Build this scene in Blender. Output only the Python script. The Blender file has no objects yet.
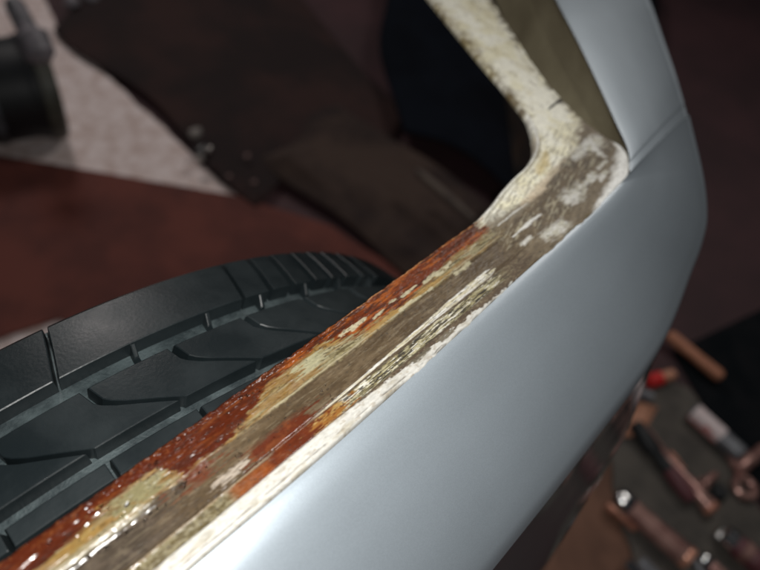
import bpy, bmesh, math, random
import numpy as np
from mathutils import Vector, Matrix

S = bpy.context.scene
COL = S.collection
rnd = random.Random(7)

# ------------------------------------------------------------------ camera
# World frame: x runs along the car, y points under the car (inboard), z is up, floor at z=0.
CAM_Z = 0.977
F_PX = 650.0                                   # focal length in pixels of a 760 px wide frame
UPC = np.array([.17, .62, .766]); UPC /= np.linalg.norm(UPC)
DX = np.array([0.68444173, 0.48493498, -0.54440572])
DY = np.array([-0.70897189, 0.61681406, -0.34190535])
def at(px, py, z):
    """point of the photo on the horizontal plane of height z"""
    r = np.array([(px - 380) / F_PX, (285 - py) / F_PX, -1.0])
    v = r * ((CAM_Z - z) / -(r @ UPC))
    return Vector((float(v @ DX), float(v @ DY), z))
cam_d = bpy.data.cameras.new('camera'); cam = bpy.data.objects.new('camera', cam_d); COL.objects.link(cam)
M = Matrix(((DX[0], DX[1], DX[2], 0), (DY[0], DY[1], DY[2], 0), (UPC[0], UPC[1], UPC[2], CAM_Z), (0, 0, 0, 1)))
cam.matrix_world = M
cam_d.sensor_width = 36; cam_d.lens = 36 * F_PX / 760
cam_d.clip_start = .01; cam_d.clip_end = 60
cam_d.dof.use_dof = True; cam_d.dof.focus_distance = .302; cam_d.dof.aperture_fstop = 5.0
S.camera = cam

# ------------------------------------------------------------------ world and lamps
w = bpy.data.worlds.new('World'); S.world = w; w.use_nodes = True
bg = w.node_tree.nodes['Background']; bg.inputs[0].default_value = (.55, .62, .75, 1); bg.inputs[1].default_value = .016
def lamp(name, kind, loc, power, color, size=None, target=None, **kw):
    d = bpy.data.lights.new(name, kind); d.energy = power; d.color = color
    if kind == 'AREA': d.shape = 'DISK'; d.size = size
    elif size is not None: d.shadow_soft_size = size
    for k, v in kw.items(): setattr(d, k, v)
    o = bpy.data.objects.new(name, d); COL.objects.link(o); o.location = loc
    if target is not None:
        o.rotation_euler = (Vector(target) - Vector(loc)).to_track_quat('-Z', 'Y').to_euler()
    return o
flash_pos = M @ Vector((.014, .012, .004))
lamp('phone_flash', 'POINT', flash_pos, 7.4, (1, .985, .95), .0035)
lamp('ceiling_lamp', 'AREA', (1.9, .22, 2.05), 8.0, (1, .96, .91), .75, (.5, -.05, .4))
lamp('garage_lamp', 'AREA', (1.0, 2.3, 2.0), 11.0, (1, .93, .90), .5, (.3, 1.1, 0))
S.view_settings.view_transform = 'Standard'; S.view_settings.look = 'None'
S.view_settings.exposure = 0; S.view_settings.gamma = 1; S.view_settings.use_curve_mapping = False

# ------------------------------------------------------------------ helpers
def props(o, label=None, cat=None, group=None, kind=None):
    for k, v in (('label', label), ('category', cat), ('group', group), ('kind', kind)):
        if v: o[k] = v
    return o
def empty(name, loc, label, cat, group=None, rotz=0):
    o = bpy.data.objects.new(name, None); COL.objects.link(o); o.location = loc; o.rotation_euler = (0, 0, rotz)
    o.empty_display_size = .02
    return props(o, label, cat, group)
def mesh_obj(name, verts, faces, mat, parent=None, smooth=True, attrs=None, recalc=False):
    me = bpy.data.meshes.new(name)
    me.from_pydata([tuple(map(float, v)) for v in verts], [], [tuple(map(int, f)) for f in faces])
    if attrs:
        for an, (kind, arr) in attrs.items():
            if kind == 'C':
                a = me.color_attributes.new(an, 'FLOAT_COLOR', 'POINT')
                buf = np.ones((len(verts), 4), np.float32); buf[:, :3] = arr; a.data.foreach_set('color', buf.ravel())
            else:
                a = me.attributes.new(an, 'FLOAT', 'POINT'); a.data.foreach_set('value', np.asarray(arr, np.float32))
    if recalc:
        bm = bmesh.new(); bm.from_mesh(me); bmesh.ops.recalc_face_normals(bm, faces=bm.faces); bm.to_mesh(me); bm.free()
    me.materials.append(mat)
    if smooth: me.polygons.foreach_set('use_smooth', [True] * len(me.polygons))
    me.update()
    o = bpy.data.objects.new(name, me); COL.objects.link(o)
    if parent: o.parent = parent; o.matrix_parent_inverse = Matrix.Identity(4)
    return o
def grid_faces(nu, nv, closed_u=False, off=0):
    f = []
    for i in range(nu - (0 if closed_u else 1)):
        a = i * nv; b = ((i + 1) % nu) * nv
        for j in range(nv - 1):
            f.append((off + a + j, off + b + j, off + b + j + 1, off + a + j + 1))
    return f
def bm_obj(name, bm, mat, parent=None, smooth=False, angle=None):
    me = bpy.data.meshes.new(name); bm.normal_update(); bm.to_mesh(me); bm.free(); me.materials.append(mat)
    if smooth: me.polygons.foreach_set('use_smooth', [True] * len(me.polygons))
    if angle:
        me.polygons.foreach_set('use_smooth', [True] * len(me.polygons)); me.set_sharp_from_angle(angle=math.radians(angle))
    o = bpy.data.objects.new(name, me); COL.objects.link(o)
    if parent: o.parent = parent
    return o
def catmull(pts, n, closed=False):
    P = np.asarray(pts, float); m = len(P)
    t = np.linspace(0, m - 1, n); i = np.clip(np.floor(t).astype(int), 0, m - 2); u = (t - i)
    g = lambda k: P[np.clip(k, 0, m - 1)]
    p0, p1, p2, p3 = g(i - 1), g(i), g(i + 1), g(i + 2)
    p0 = np.where((i == 0)[(...,) + (None,) * (P.ndim - 1)], 2 * p1 - p2, p0)
    p3 = np.where((i == m - 2)[(...,) + (None,) * (P.ndim - 1)], 2 * p2 - p1, p3)
    u = u[(...,) + (None,) * (P.ndim - 1)]
    return .5 * ((2 * p1) + (-p0 + p2) * u + (2 * p0 - 5 * p1 + 4 * p2 - p3) * u ** 2 + (-p0 + 3 * p1 - 3 * p2 + p3) * u ** 3)
def arclen_resample(P, n):
    P = np.asarray(P); s = np.r_[0, np.cumsum(np.linalg.norm(np.diff(P, axis=0), axis=1))]
    t = np.linspace(0, s[-1], n); return np.stack([np.interp(t, s, P[:, k]) for k in range(P.shape[1])], 1)
# value noise in numpy
_tab = np.random.RandomState(11).rand(512, 512)
def vnoise(x, y):
    xi = np.floor(x).astype(int); yi = np.floor(y).astype(int); fx = x - xi; fy = y - yi
    fx = fx * fx * (3 - 2 * fx); fy = fy * fy * (3 - 2 * fy)
    g = lambda a, b: _tab[a % 512, b % 512]
    return (g(xi, yi) * (1 - fx) + g(xi + 1, yi) * fx) * (1 - fy) + (g(xi, yi + 1) * (1 - fx) + g(xi + 1, yi + 1) * fx) * fy
def fbm(x, y, o=4, seed=0):
    s = 0; a = .5; t = 0
    for k in range(o):
        s = s + a * vnoise(x + 37.7 * (k + seed), y + 91.3 * (k + seed)); t += a; a *= .55; x = x * 2.03; y = y * 2.03
    return s / t
def sstep(a, b, x):
    t = np.clip((x - a) / (b - a), 0, 1); return t * t * (3 - 2 * t)

# ------------------------------------------------------------------ materials
def mat(name, color=(.5, .5, .5), rough=.5, metal=0, coat=0, coat_rough=.05, var=None, vscale=20, vcolor=None, vlo=.4, vhi=.6,
        bump=0, bscale=200, spec=.5, stretch=(1, 1, 1), coords='Object', rvar=0):
    m = bpy.data.materials.new(name); m.use_nodes = True; nt = m.node_tree; b = nt.nodes['Principled BSDF']
    b.inputs['Base Color'].default_value = (*color, 1); b.inputs['Roughness'].default_value = rough
    b.inputs['Metallic'].default_value = metal; b.inputs['Coat Weight'].default_value = coat
    b.inputs['Coat Roughness'].default_value = coat_rough; b.inputs['Specular IOR Level'].default_value = spec
    tc = nt.nodes.new('ShaderNodeTexCoord'); mp = nt.nodes.new('ShaderNodeMapping'); mp.inputs['Scale'].default_value = stretch
    nt.links.new(tc.outputs[coords], mp.inputs['Vector'])
    if vcolor is not None:
        n = nt.nodes.new('ShaderNodeTexNoise'); n.inputs['Scale'].default_value = vscale; n.inputs['Detail'].default_value = 6
        n.inputs['Roughness'].default_value = .6
        nt.links.new(mp.outputs[0], n.inputs['Vector'])
        r = nt.nodes.new('ShaderNodeMapRange'); r.inputs[1].default_value = vlo; r.inputs[2].default_value = vhi
        nt.links.new(n.outputs['Fac'], r.inputs[0])
        mx = nt.nodes.new('ShaderNodeMix'); mx.data_type = 'RGBA'
        mx.inputs[6].default_value = (*color, 1); mx.inputs[7].default_value = (*vcolor, 1)
        nt.links.new(r.outputs[0], mx.inputs[0]); nt.links.new(mx.outputs[2], b.inputs['Base Color'])
        if rvar:
            rr = nt.nodes.new('ShaderNodeMapRange'); rr.inputs[1].default_value = .3; rr.inputs[2].default_value = .7
            rr.inputs[3].default_value = rough - rvar; rr.inputs[4].default_value = rough + rvar
            nt.links.new(n.outputs['Fac'], rr.inputs[0]); nt.links.new(rr.outputs[0], b.inputs['Roughness'])
    if bump:
        n2 = nt.nodes.new('ShaderNodeTexNoise'); n2.inputs['Scale'].default_value = bscale; n2.inputs['Detail'].default_value = 5
        nt.links.new(mp.outputs[0], n2.inputs['Vector'])
        bp = nt.nodes.new('ShaderNodeBump'); bp.inputs['Strength'].default_value = bump; bp.inputs['Distance'].default_value = .002
        nt.links.new(n2.outputs['Fac'], bp.inputs['Height']); nt.links.new(bp.outputs[0], b.inputs['Normal'])
    return m
def silver_paint():
    m = bpy.data.materials.new('silver_paint'); m.use_nodes = True; nt = m.node_tree; b = nt.nodes['Principled BSDF']
    L = nt.links.new
    tc = nt.nodes.new('ShaderNodeTexCoord')
    v = nt.nodes.new('ShaderNodeTexVoronoi'); v.inputs['Scale'].default_value = 2600; L(tc.outputs['Object'], v.inputs['Vector'])
    n = nt.nodes.new('ShaderNodeTexNoise'); n.inputs['Scale'].default_value = 9; n.inputs['Detail'].default_value = 5; L(tc.outputs['Object'], n.inputs['Vector'])
    sp = nt.nodes.new('ShaderNodeSeparateColor'); L(v.outputs['Color'], sp.inputs[0])
    mr = nt.nodes.new('ShaderNodeMapRange'); mr.inputs[3].default_value = .95; mr.inputs[4].default_value = 1.05; L(sp.outputs[0], mr.inputs[0])
    mr2 = nt.nodes.new('ShaderNodeMapRange'); mr2.inputs[1].default_value = .3; mr2.inputs[2].default_value = .7; mr2.inputs[3].default_value = .93; mr2.inputs[4].default_value = 1.07; L(n.outputs['Fac'], mr2.inputs[0])
    mu = nt.nodes.new('ShaderNodeMath'); mu.operation = 'MULTIPLY'; L(mr.outputs[0], mu.inputs[0]); L(mr2.outputs[0], mu.inputs[1])
    cm = nt.nodes.new('ShaderNodeVectorMath'); cm.operation = 'SCALE'; cm.inputs[0].default_value = SILVER; L(mu.outputs[0], cm.inputs['Scale'])
    L(cm.outputs[0], b.inputs['Base Color'])
    b.inputs['Metallic'].default_value = .58; b.inputs['Roughness'].default_value = .47
    b.inputs['Coat Weight'].default_value = .7; b.inputs['Coat Roughness'].default_value = .24
    n3 = nt.nodes.new('ShaderNodeTexNoise'); n3.inputs['Scale'].default_value = 1800; L(tc.outputs['Object'], n3.inputs['Vector'])
    bp = nt.nodes.new('ShaderNodeBump'); bp.inputs['Strength'].default_value = .06; bp.inputs['Distance'].default_value = .0004
    L(n3.outputs['Fac'], bp.inputs['Height']); L(bp.outputs[0], b.inputs['Normal'])
    return m
SILVER = (.355, .405, .45)
M_SILVER = silver_paint()
def weathered():
    m = bpy.data.materials.new('weathered_paint_and_rust'); m.use_nodes = True; nt = m.node_tree; b = nt.nodes['Principled BSDF']; L = nt.links.new
    a = nt.nodes.new('ShaderNodeVertexColor'); a.layer_name = 'albedo'
    r = nt.nodes.new('ShaderNodeAttribute'); r.attribute_name = 'rough'
    tc = nt.nodes.new('ShaderNodeTexCoord'); mp = nt.nodes.new('ShaderNodeMapping'); mp.inputs['Scale'].default_value = (.45, 1, 1)
    L(tc.outputs['Object'], mp.inputs[0])
    n = nt.nodes.new('ShaderNodeTexNoise'); n.inputs['Scale'].default_value = 900; n.inputs['Detail'].default_value = 5; L(mp.outputs[0], n.inputs['Vector'])
    mr = nt.nodes.new('ShaderNodeMapRange'); mr.inputs[1].default_value = .3; mr.inputs[2].default_value = .7; mr.inputs[3].default_value = .86; mr.inputs[4].default_value = 1.14
    L(n.outputs['Fac'], mr.inputs[0])
    s = nt.nodes.new('ShaderNodeVectorMath'); s.operation = 'SCALE'; L(a.outputs['Color'], s.inputs[0]); L(mr.outputs[0], s.inputs['Scale'])
    L(s.outputs[0], b.inputs['Base Color']); L(r.outputs['Fac'], b.inputs['Roughness'])
    n2 = nt.nodes.new('ShaderNodeTexNoise'); n2.inputs['Scale'].default_value = 700; n2.inputs['Detail'].default_value = 4; L(mp.outputs[0], n2.inputs['Vector'])
    bp = nt.nodes.new('ShaderNodeBump'); bp.inputs['Strength'].default_value = .09; bp.inputs['Distance'].default_value = .0006
    L(n2.outputs['Fac'], bp.inputs['Height']); L(bp.outputs[0], b.inputs['Normal'])
    return m
M_WEATHER = weathered()
M_MIRROR = mat('mirror_silver', (.46, .47, .48), .13, metal=.92, coat=.3, coat_rough=.1)
M_RUBBER = mat('tyre_rubber', (.0075, .0112, .0128), .40, vcolor=(.013, .018, .020), vscale=22, spec=.42, bump=.06, bscale=500, rvar=.08)
M_RUBDUST = mat('dusty_groove_rubber', (.022, .031, .034), .45, vcolor=(.058, .076, .080), vscale=60, bump=.3, bscale=600)
M_TAN = mat('dirty_tan_primer', (.27, .24, .155), .42, vcolor=(.13, .11, .065), vscale=9, vlo=.40, vhi=.70, bump=.3, bscale=300)
M_DARKMETAL = mat('dark_underbody_and_backing', (.02, .018, .017), .7, vcolor=(.05, .03, .02), vscale=30)
M_STEEL = mat('steel_rim', (.25, .26, .27), .4, metal=.8)

# ------------------------------------------------------------------ the setting: floor
def flat(name, poly, z, th, m, label=None, cat=None, kind=None, wob=0, sub=None):
    """a sheet of real thickness lying level at z"""
    bm = bmesh.new(); P = []
    k = len(poly)
    for i in range(k):
        a = Vector(poly[i]); b_ = Vector(poly[(i + 1) % k]); nseg = max(1, int((b_ - a).length / .02)) if wob else 1
        for j in range(nseg):
            q = a.lerp(b_, j / nseg)
            if wob and j: q += Vector(((fbm(np.array([q.x * 14.]), np.array([q.y * 14.]))[0] - .5) * wob, (fbm(np.array([q.y * 14. + 9]), np.array([q.x * 14.]))[0] - .5) * wob))
            P.append(q)
    top = [bm.verts.new((q.x, q.y, z + th)) for q in P]; bot = [bm.verts.new((q.x, q.y, z)) for q in P]
    bm.faces.new(top); bm.faces.new(bot[::-1])
    for i in range(len(P)):
        j = (i + 1) % len(P); bm.faces.new((top[j], top[i], bot[i], bot[j]))
    bmesh.ops.recalc_face_normals(bm, faces=bm.faces)
    bmesh.ops.triangulate(bm, faces=[f for f in bm.faces if len(f.verts) > 4])
    o = bm_obj(name, bm, m); return props(o, label, cat, None, kind)
xy = lambda px, py, z=0: tuple(at(px, py, z)[:2])
M_FLOOR = mat('dark_floor', (.070, .030, .034), .75, vcolor=(.045, .021, .024), vscale=3, bump=.3, bscale=60)
flat('floor', [(-6, -5), (9, -5), (9, 8), (-6, 8)], -.05, .05, M_FLOOR, kind='structure')
M_PALE = mat('pale_rug', (.88, .76, .74), .9, vcolor=(.68, .54, .50), vscale=38, vlo=.42, vhi=.6, bump=1, bscale=260)
flat('pale_rug', [xy(242, 203), xy(150, 117), xy(64, 38), xy(20, -40), (-.3, 2.3), (-.75, .2), (.45, .25)], .002, .006, M_PALE,
     'pale mottled rug showing as a triangle beside the black drum', 'rug', wob=.02)
M_RED = mat('red_brown_mat', (.145, .038, .027), .85, vcolor=(.095, .025, .019), vscale=9, bump=.5, bscale=150)
flat('red_mat', [xy(-80, 148), xy(0, 162), xy(120, 182), xy(246, 204), xy(330, 232), xy(420, 290), xy(300, 420), xy(60, 324), xy(0, 345), xy(-60, 372)], .0125, .006, M_RED,
     'red-brown floor mat lying behind the black tyre', 'mat', wob=.008)
M_BROWN = mat('dark_brown_cloth', (.034, .013, .011), .9, vcolor=(.014, .006, .006), vscale=5, bump=.5, bscale=90)
M_GREYC = mat('grey_brown_cloth', (.060, .036, .027), .9, vcolor=(.020, .010, .009), vscale=6, bump=.5, bscale=90)
M_NAVY = mat('gap_shade_sheet', (.006, .008, .013), .95, vcolor=(.004, .005, .008), vscale=5, spec=.1)

# a rumpled cloth: height field over a polygon outline
def cloth(name, quad, m, label, cat, amp=.02, n=60, base=.02, seed=0, fold=(6, 3)):
    A, B, C_, D_ = [Vector(q) for q in quad]; V = []
    for i in range(n):
        for j in range(n):
            u, v = i / (n - 1), j / (n - 1)
            wu = u + .03 * math.sin(v * 9 + seed); wv = v + .03 * math.sin(u * 8 + seed * 2)
            p = A.lerp(B, wu).lerp(D_.lerp(C_, wu), wv)
            h = float(fbm(np.array([p.x * fold[0] + seed]), np.array([p.y * fold[1] + seed * 3]), 4)[0])
            e = min(u, 1 - u, v, 1 - v); V.append((p.x, p.y, base + amp * h * min(1, e * 8)))
    V2 = [(x, y, z - .003) for x, y, z in V]; nn = n * n
    F = grid_faces(n, n); F2 = [tuple(k + nn for k in f[::-1]) for f in F]
    rim = [i * n for i in range(n)] + [(n - 1) * n + j for j in range(1, n)] + [i * n + n - 1 for i in range(n - 2, -1, -1)] + [j for j in range(n - 2, 0, -1)]
    F3 = [(rim[k], rim[k - 1], rim[k - 1] + nn, rim[k] + nn) for k in range(len(rim))]
    return props(mesh_obj(name, V + V2, F + F2 + F3, m, recalc=True), label, cat)
cloth('brown_cloth', [xy(55, 30), xy(252, 206), xy(420, 130), xy(200, -90)], M_BROWN, 'dark reddish-brown cloth spread over the edge of the pale rug', 'cloth', .022, base=.022, seed=2)
cloth('grey_cloth', [xy(262, 170), xy(430, 300), xy(520, 235), xy(330, 105)], M_GREYC, 'crumpled grey-brown cloth between the tyre and the dark shade sheet', 'cloth', .05, base=.026, seed=5, fold=(9, 5))
cloth('gap_shade_sheet', [xy(368, -40), xy(392, 150), xy(640, 290), xy(640, -40)], M_NAVY, 'very dark navy sheet added for the shade below the cream bar', 'sheet', .03, base=.075, seed=9)  # dark sheet put in to stand for the shaded gap under the bar

# ------------------------------------------------------------------ silver car
car = empty('silver_car', (0, 0, 0), 'silver car body corner with a rusted inner flange over a black tyre', 'car')

# --- outer skins
PROF = np.array([(0, 0), (.035, .007), (.08, .025), (.14, .058), (.22, .115), (.32, .195), (.48, .335), (.66, .525), (.82, .725), (.93, .885), (1.0, 1.03)])
WALL = np.array([(.007, -.02), (.018, -.045), (.034, -.08), (.044, -.12), (.046, -.17), (.036, -.24), (.010, -.31), (-.008, -.34), (-.02, -.335)])
def skin_rows(Fp, Sp, nu, edge=None):
    Fp = catmull(np.array(Fp), nu); Sp = catmull(np.array(Sp), nu)
    V = []
    for i in range(nu):
        f, s = Fp[i], Sp[i]; dxy = s[:2] - f[:2]; L_ = np.linalg.norm(dxy); o = dxy / L_
        row = []
        for a, b_ in PROF: row.append((*(f[:2] + dxy * a), f[2] + (s[2] - f[2]) * b_))
        kw = float(np.interp(s[0], [.10, .30, .42], [.95, .85, .45]))
        for a, b_ in WALL: row.append((*(s[:2] + o * a * kw), s[2] + b_))
        row = catmull(np.array(row), 90)
        V.append(row)
    return np.array(V)
ZT = .725
def sil(px, py, z): p = at(px, py, z); return (p.x, p.y, z)
mainF = [(-.45, .0645, ZT), (-.30, .0645, ZT), (-.15, .0645, ZT), (0, .0645, ZT), (.10, .0645, ZT), (.18, .0665, ZT), (.24, .0688, ZT), sil(560, 241, ZT), sil(588, 215, ZT), sil(607, 197, ZT), sil(620, 184, ZT), sil(630, 173, ZT)]
mainS = [(-.45, -.014, .662), (-.30, -.014, .662), (-.15, -.014, .662), (0, -.014, .662), (.12, -.014, .662), (.24, -.013, .662), (.335, -.009, .664), sil(694, 268, .668), sil(704, 240, .674), sil(708, 214, .680), sil(703, 172, .69), sil(688, 117, .70)]
V = skin_rows(mainF, mainS, 260)
# rolled edge along the seam
nu = V.shape[0]
for k in range(24):
    i = nu - 1 - k; t = k / 23.
    V[i, :, 2] += .0020 * (1 - t) ** 1.3
KS = 49
mesh_obj('fender_skin', V[:, :KS + 1].reshape(-1, 3), grid_faces(V.shape[0], KS + 1), M_SILVER, car)
mesh_obj('mirror_skin', V[:, KS:].reshape(-1, 3), grid_faces(V.shape[0], V.shape[1] - KS), M_MIRROR, car)  # same silver skin, split off and made mirror-like to imitate its dark reflections
upF = [sil(630, 171.5, ZT), sil(628, 150, ZT + .001), sil(617, 125, ZT + .003), sil(601, 90, ZT + .006), sil(577, 40, ZT + .010), sil(556, 0, ZT + .013), sil(520, -70, ZT + .016), sil(480, -150, ZT + .018)]
upS = [sil(688, 115.5, .70), sil(681, 92, .702), sil(675, 72, .704), sil(664, 40, .706), sil(656, 16, .708), sil(650, 0, .71), sil(625, -60, .712), sil(590, -140, .714)]
V = skin_rows(upF, upS, 140)
for k in range(10):
    V[k, :, 2] -= .0004
mesh_obj('upper_skin', V.reshape(-1, 3), grid_faces(V.shape[0], V.shape[1]), M_SILVER, car)

# dark backing added behind both panels to blacken the gap under the bar
for Fp, Sp in ((mainF, mainS), (upF, upS)):
    Vi = skin_rows(Fp, Sp, 60); c_ = np.array([.1, .35])
    nrm = np.gradient(Vi[:, 47, :2], axis=0); nrm = np.stack([-nrm[:, 1], nrm[:, 0]], 1); nrm /= np.linalg.norm(nrm, axis=1)[:, None]
    Vi = Vi[:, 6:].copy(); Vi[..., :2] += nrm[:, None, :] * .003; Vi[..., 2] -= .004
    mesh_obj('dark_backing', Vi.reshape(-1, 3), grid_faces(*Vi.shape[:2]), M_DARKMETAL, car)
# --- inner return wall behind the upper skin (tan primer)
ur = catmull(np.array(upF), 60); rows = []
lo = catmull(np.array([sil(616, 150, .705), sil(602, 140, .70), sil(585, 112, .70), sil(566, 78, .70), sil(544, 36, .70), sil(529, 0, .70), sil(498, -60, .70), sil(460, -140, .70)]), 60)
for i in range(60):
    a, b_ = ur[i] + np.array([0, 0, -.0012]), lo[i]
    row = [a + (b_ - a) * t + np.array([0, 0, .006 * math.sin(t * math.pi)]) for t in np.linspace(0, 1, 14)]
    row += [b_ + np.array([-.004, .006, -.03]), b_ + np.array([-.004, .006, -.035])]
    rows.append(row)
rows = np.array(rows)
mesh_obj('inner_return', rows.reshape(-1, 3), grid_faces(*rows.shape[:2]), M_TAN, car)

# --- rusted flange, corner gusset and cream bar: one pressed sheet
Lp = [(-.30, .110), (-.15, .110), (0, .110), (.10, .110), (.20, .110), (.245, .1103), xy(480, 218, ZT), xy(491, 206, ZT), xy(501, 193, ZT), xy(513, 180, ZT), xy(524, 170, ZT), xy(531, 160, ZT), xy(535, 149, ZT), xy(534, 138, ZT), xy(528, 123, ZT), xy(505, 91, ZT), xy(488, 71, ZT), xy(469, 48, ZT), xy(430, 0, ZT), xy(390, -50, ZT), xy(330, -125, ZT)]
Rp = [(-.30, .0655), (-.15, .0655), (0, .0655), (.10, .0655), (.20, .0682), (.25, .0700), xy(562, 238, ZT), xy(590, 213, ZT), xy(609, 195, ZT), xy(621, 183, ZT), xy(629, 173, ZT), xy(629, 158, ZT), xy(622, 146, ZT), xy(607, 137, ZT), xy(582, 118, ZT), xy(560, 96, ZT), xy(543, 77, ZT), xy(525, 52, ZT), xy(492, 0, ZT), xy(460, -52, ZT), xy(415, -135, ZT)]
NU, NV = 1500, 130
Lc = catmull(Lp, 1200); Rc = catmull(Rp, 1200)
mid = (Lc + Rc) / 2; s = np.r_[0, np.cumsum(np.linalg.norm(np.diff(mid, axis=0), axis=1))]
# denser where seen
t = np.interp(np.linspace(0, 1, NU), [0, .07, .93, 1], [0, s[-1] * .22, s[-1] * .86, s[-1]])
Lc = np.stack([np.interp(t, s, Lc[:, k]) for k in (0, 1)], 1); Rc = np.stack([np.interp(t, s, Rc[:, k]) for k in (0, 1)], 1)
vv = np.linspace(0, 1, NV)
P = Lc[:, None, :] * (1 - vv)[None, :, None] + Rc[:, None, :] * vv[None, :, None]
X = P[..., 0] * 1000; Y = P[..., 1] * 1000                       # plan position in mm
width = np.linalg.norm(Rc - Lc, axis=1)[:, None] * 1000
T = vv[None, :] * width                                           # mm from the inner edge
TR = width - T                                                    # mm from the outer edge
# direction along the flange is x; noises stretched along it
streak = fbm(X / 9, Y / 1.1, 5, 1); streak2 = fbm(X / 5, Y / .7, 4, 5); blot = fbm(X / 5, Y / 4, 5, 9); fine = fbm(X / 1.1, Y / .8, 4, 13); big = fbm(X / 22, Y / 10, 4, 17)
warp = (fbm(X / 4, Y / 3, 4, 21) - .5)
def stroke(pts, wpx, soft=.35, rag=1.0, w2=None):
    """mask of a stroke through photo points; width in mm after the pixel scale at that place"""
    q = [np.array(at(a, b_, ZT)[:2]) * 1000 for a, b_ in pts]
    best = np.full(X.shape, 1e9)
    for k in range(len(q) - 1):
        a, b_ = q[k], q[k + 1]; ab = b_ - a; tt = np.clip(((X - a[0]) * ab[0] + (Y - a[1]) * ab[1]) / (ab @ ab), 0, 1)
        dd = np.hypot(X - a[0] - tt * ab[0], Y - a[1] - tt * ab[1])
        w0 = wpx[k] if isinstance(wpx, (list, tuple)) else wpx; w1 = wpx[k + 1] if isinstance(wpx, (list, tuple)) else wpx
        dpx = (w0 + (w1 - w0) * tt); best = np.minimum(best, dd / np.maximum(dpx, .01))
    wmm = (sum(wpx) / len(wpx)) if isinstance(wpx, (list, tuple)) else wpx
    x = best + rag * (warp * (.6 + 1.0 / wmm) + (streak - .5) * (.5 + 1.6 / wmm) + (streak2 - .5) * (1.2 / wmm + .4))
    return 1 - sstep(1 - soft, 1 + soft, x)
bar_ = lambda y: sstep(0, 1, (y - 128) / 12.0)
col = np.zeros(X.shape + (3,)); hgt = np.zeros(X.shape); rgh = np.full(X.shape, .45)
def lay(mask, color, rough=None, h=None):
    global col, hgt, rgh
    m = np.clip(mask, 0, 1); c = np.array(color) if not isinstance(color, np.ndarray) else color
    col = col * (1 - m[..., None]) + c * m[..., None]
    if rough is not None: rgh = rgh * (1 - m) + rough * m
    if h is not None: hgt = hgt + m * h
def two(a, b_, k): return np.array(a) * (1 - k[..., None]) + np.array(b_) * k[..., None]
TAUPE, TAUPE2 = (.100, .070, .042), (.062, .041, .025)
CREAM, CREAM2, OLIVE, OLIVE2 = (.44, .40, .28), (.33, .30, .19), (.20, .17, .085), (.085, .065, .028)
RUST, RUSTO, RUSTD, RUSTR = (.105, .022, .006), (.25, .066, .012), (.045, .014, .008), (.10, .018, .007)
YEL, ORNG, WHT, DRK = (.34, .23, .075), (.28, .12, .03), (.60, .59, .55), (.018, .014, .010)
lay(np.ones(X.shape), two(TAUPE, TAUPE2, sstep(.35, .65, streak)), .42)
lay(sstep(.58, .75, fine) * .5, two(TAUPE, CREAM2, blot), .5)
# everything along the straight flange lies in lanes parallel to it: lip 65-73, strip 73-78, bead 79, channel 80-93, raised shelf 94-110
w1 = fbm(X / 8, Y / 1.3, 4, 131) - .5; w2 = fbm(X / 2.2, Y / .7, 4, 135) - .5; w3 = fbm(X / 6, Y / .55, 4, 139) - .5
yy = Y + w1 * 2.6 + w2 * 1.3; xx = X + w3 * 30 + (fbm(X / 3, Y / 2, 4, 143) - .5) * 14
def lane(x0, x1, y0, y1, sx=3.0, sy=.45, k=1.0):
    ya = Y + (yy - Y) * k; xa = X + (xx - X) * k
    return sstep(x0 - sx, x0 + sx, xa) * (1 - sstep(x1 - sx, x1 + sx, xa)) * sstep(y0 - sy, y0 + sy, ya) * (1 - sstep(y1 - sy, y1 + sy, ya))
def lines(k, lo, hi, fx=9, fy=.45): return sstep(lo, hi, fbm(X / fx, Y / fy, 4, k))
straight = 1 - sstep(255, 268, xx)
# channel: brown wet grime
lay(lane(-400, 250, 79, 94, 12, 1.2), two((.088, .062, .036), (.066, .045, .026), sstep(.3, .7, fbm(X / 14, Y / 2.4, 4, 401))), .20)
lay(lane(-400, 250, 80, 93, 12, 1) * sstep(.52, .72, fbm(X / 10, Y / 3.0, 5, 151)) * .40, (.15, .112, .07), .22)
lay(lane(-60, 40, 80, 94, 14, 1) * .7, two((.075, .06, .048), (.04, .033, .028), sstep(.4, .6, blot)), .18)
lay(lane(-400, 250, 79, 95, 12, 1) * lines(153, .62, .70) * .3, (.20, .165, .11), .4, .1)
lay(lane(-400, 250, 79, 95, 12, 1) * lines(155, .63, .70) * .35, (.035, .026, .018), .35, -.1)
hgt += -1.1 * sstep(78.5, 81.5, Y) * (1 - sstep(91.5, 94.5, Y)) * straight
# raised shelf: cream and olive paint breaking up in streaks
up = lane(-400, 262, 94, 125, 8, .5)
lay(up, two(two(OLIVE, OLIVE2, sstep(.45, .62, streak2)), two((.21, .18, .10), (.27, .24, .15), blot), sstep(.42, .62, fbm(X / 7, Y / .8, 5, 161))), .40, .25)
lay(up * lines(163, .60, .70, 10, .6) * .6, two(CREAM2, CREAM, blot), .42, .18)
lay(up * lines(165, .60, .67, 7, .5) * .85, (.06, .042, .020), .4, -.2)
lay(up * sstep(.42, .64, fbm(X / 16, Y / 2.0, 5, 167)) * .72, two((.22, .13, .035), (.14, .06, .018), blot), .33)
ll = np.exp(-((Y - 94.3 - w1 * 1.2) / .38) ** 2) * straight * sstep(85, 100, X); lay(ll * .85, (.30, .26, .17), .4, .2)
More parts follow.
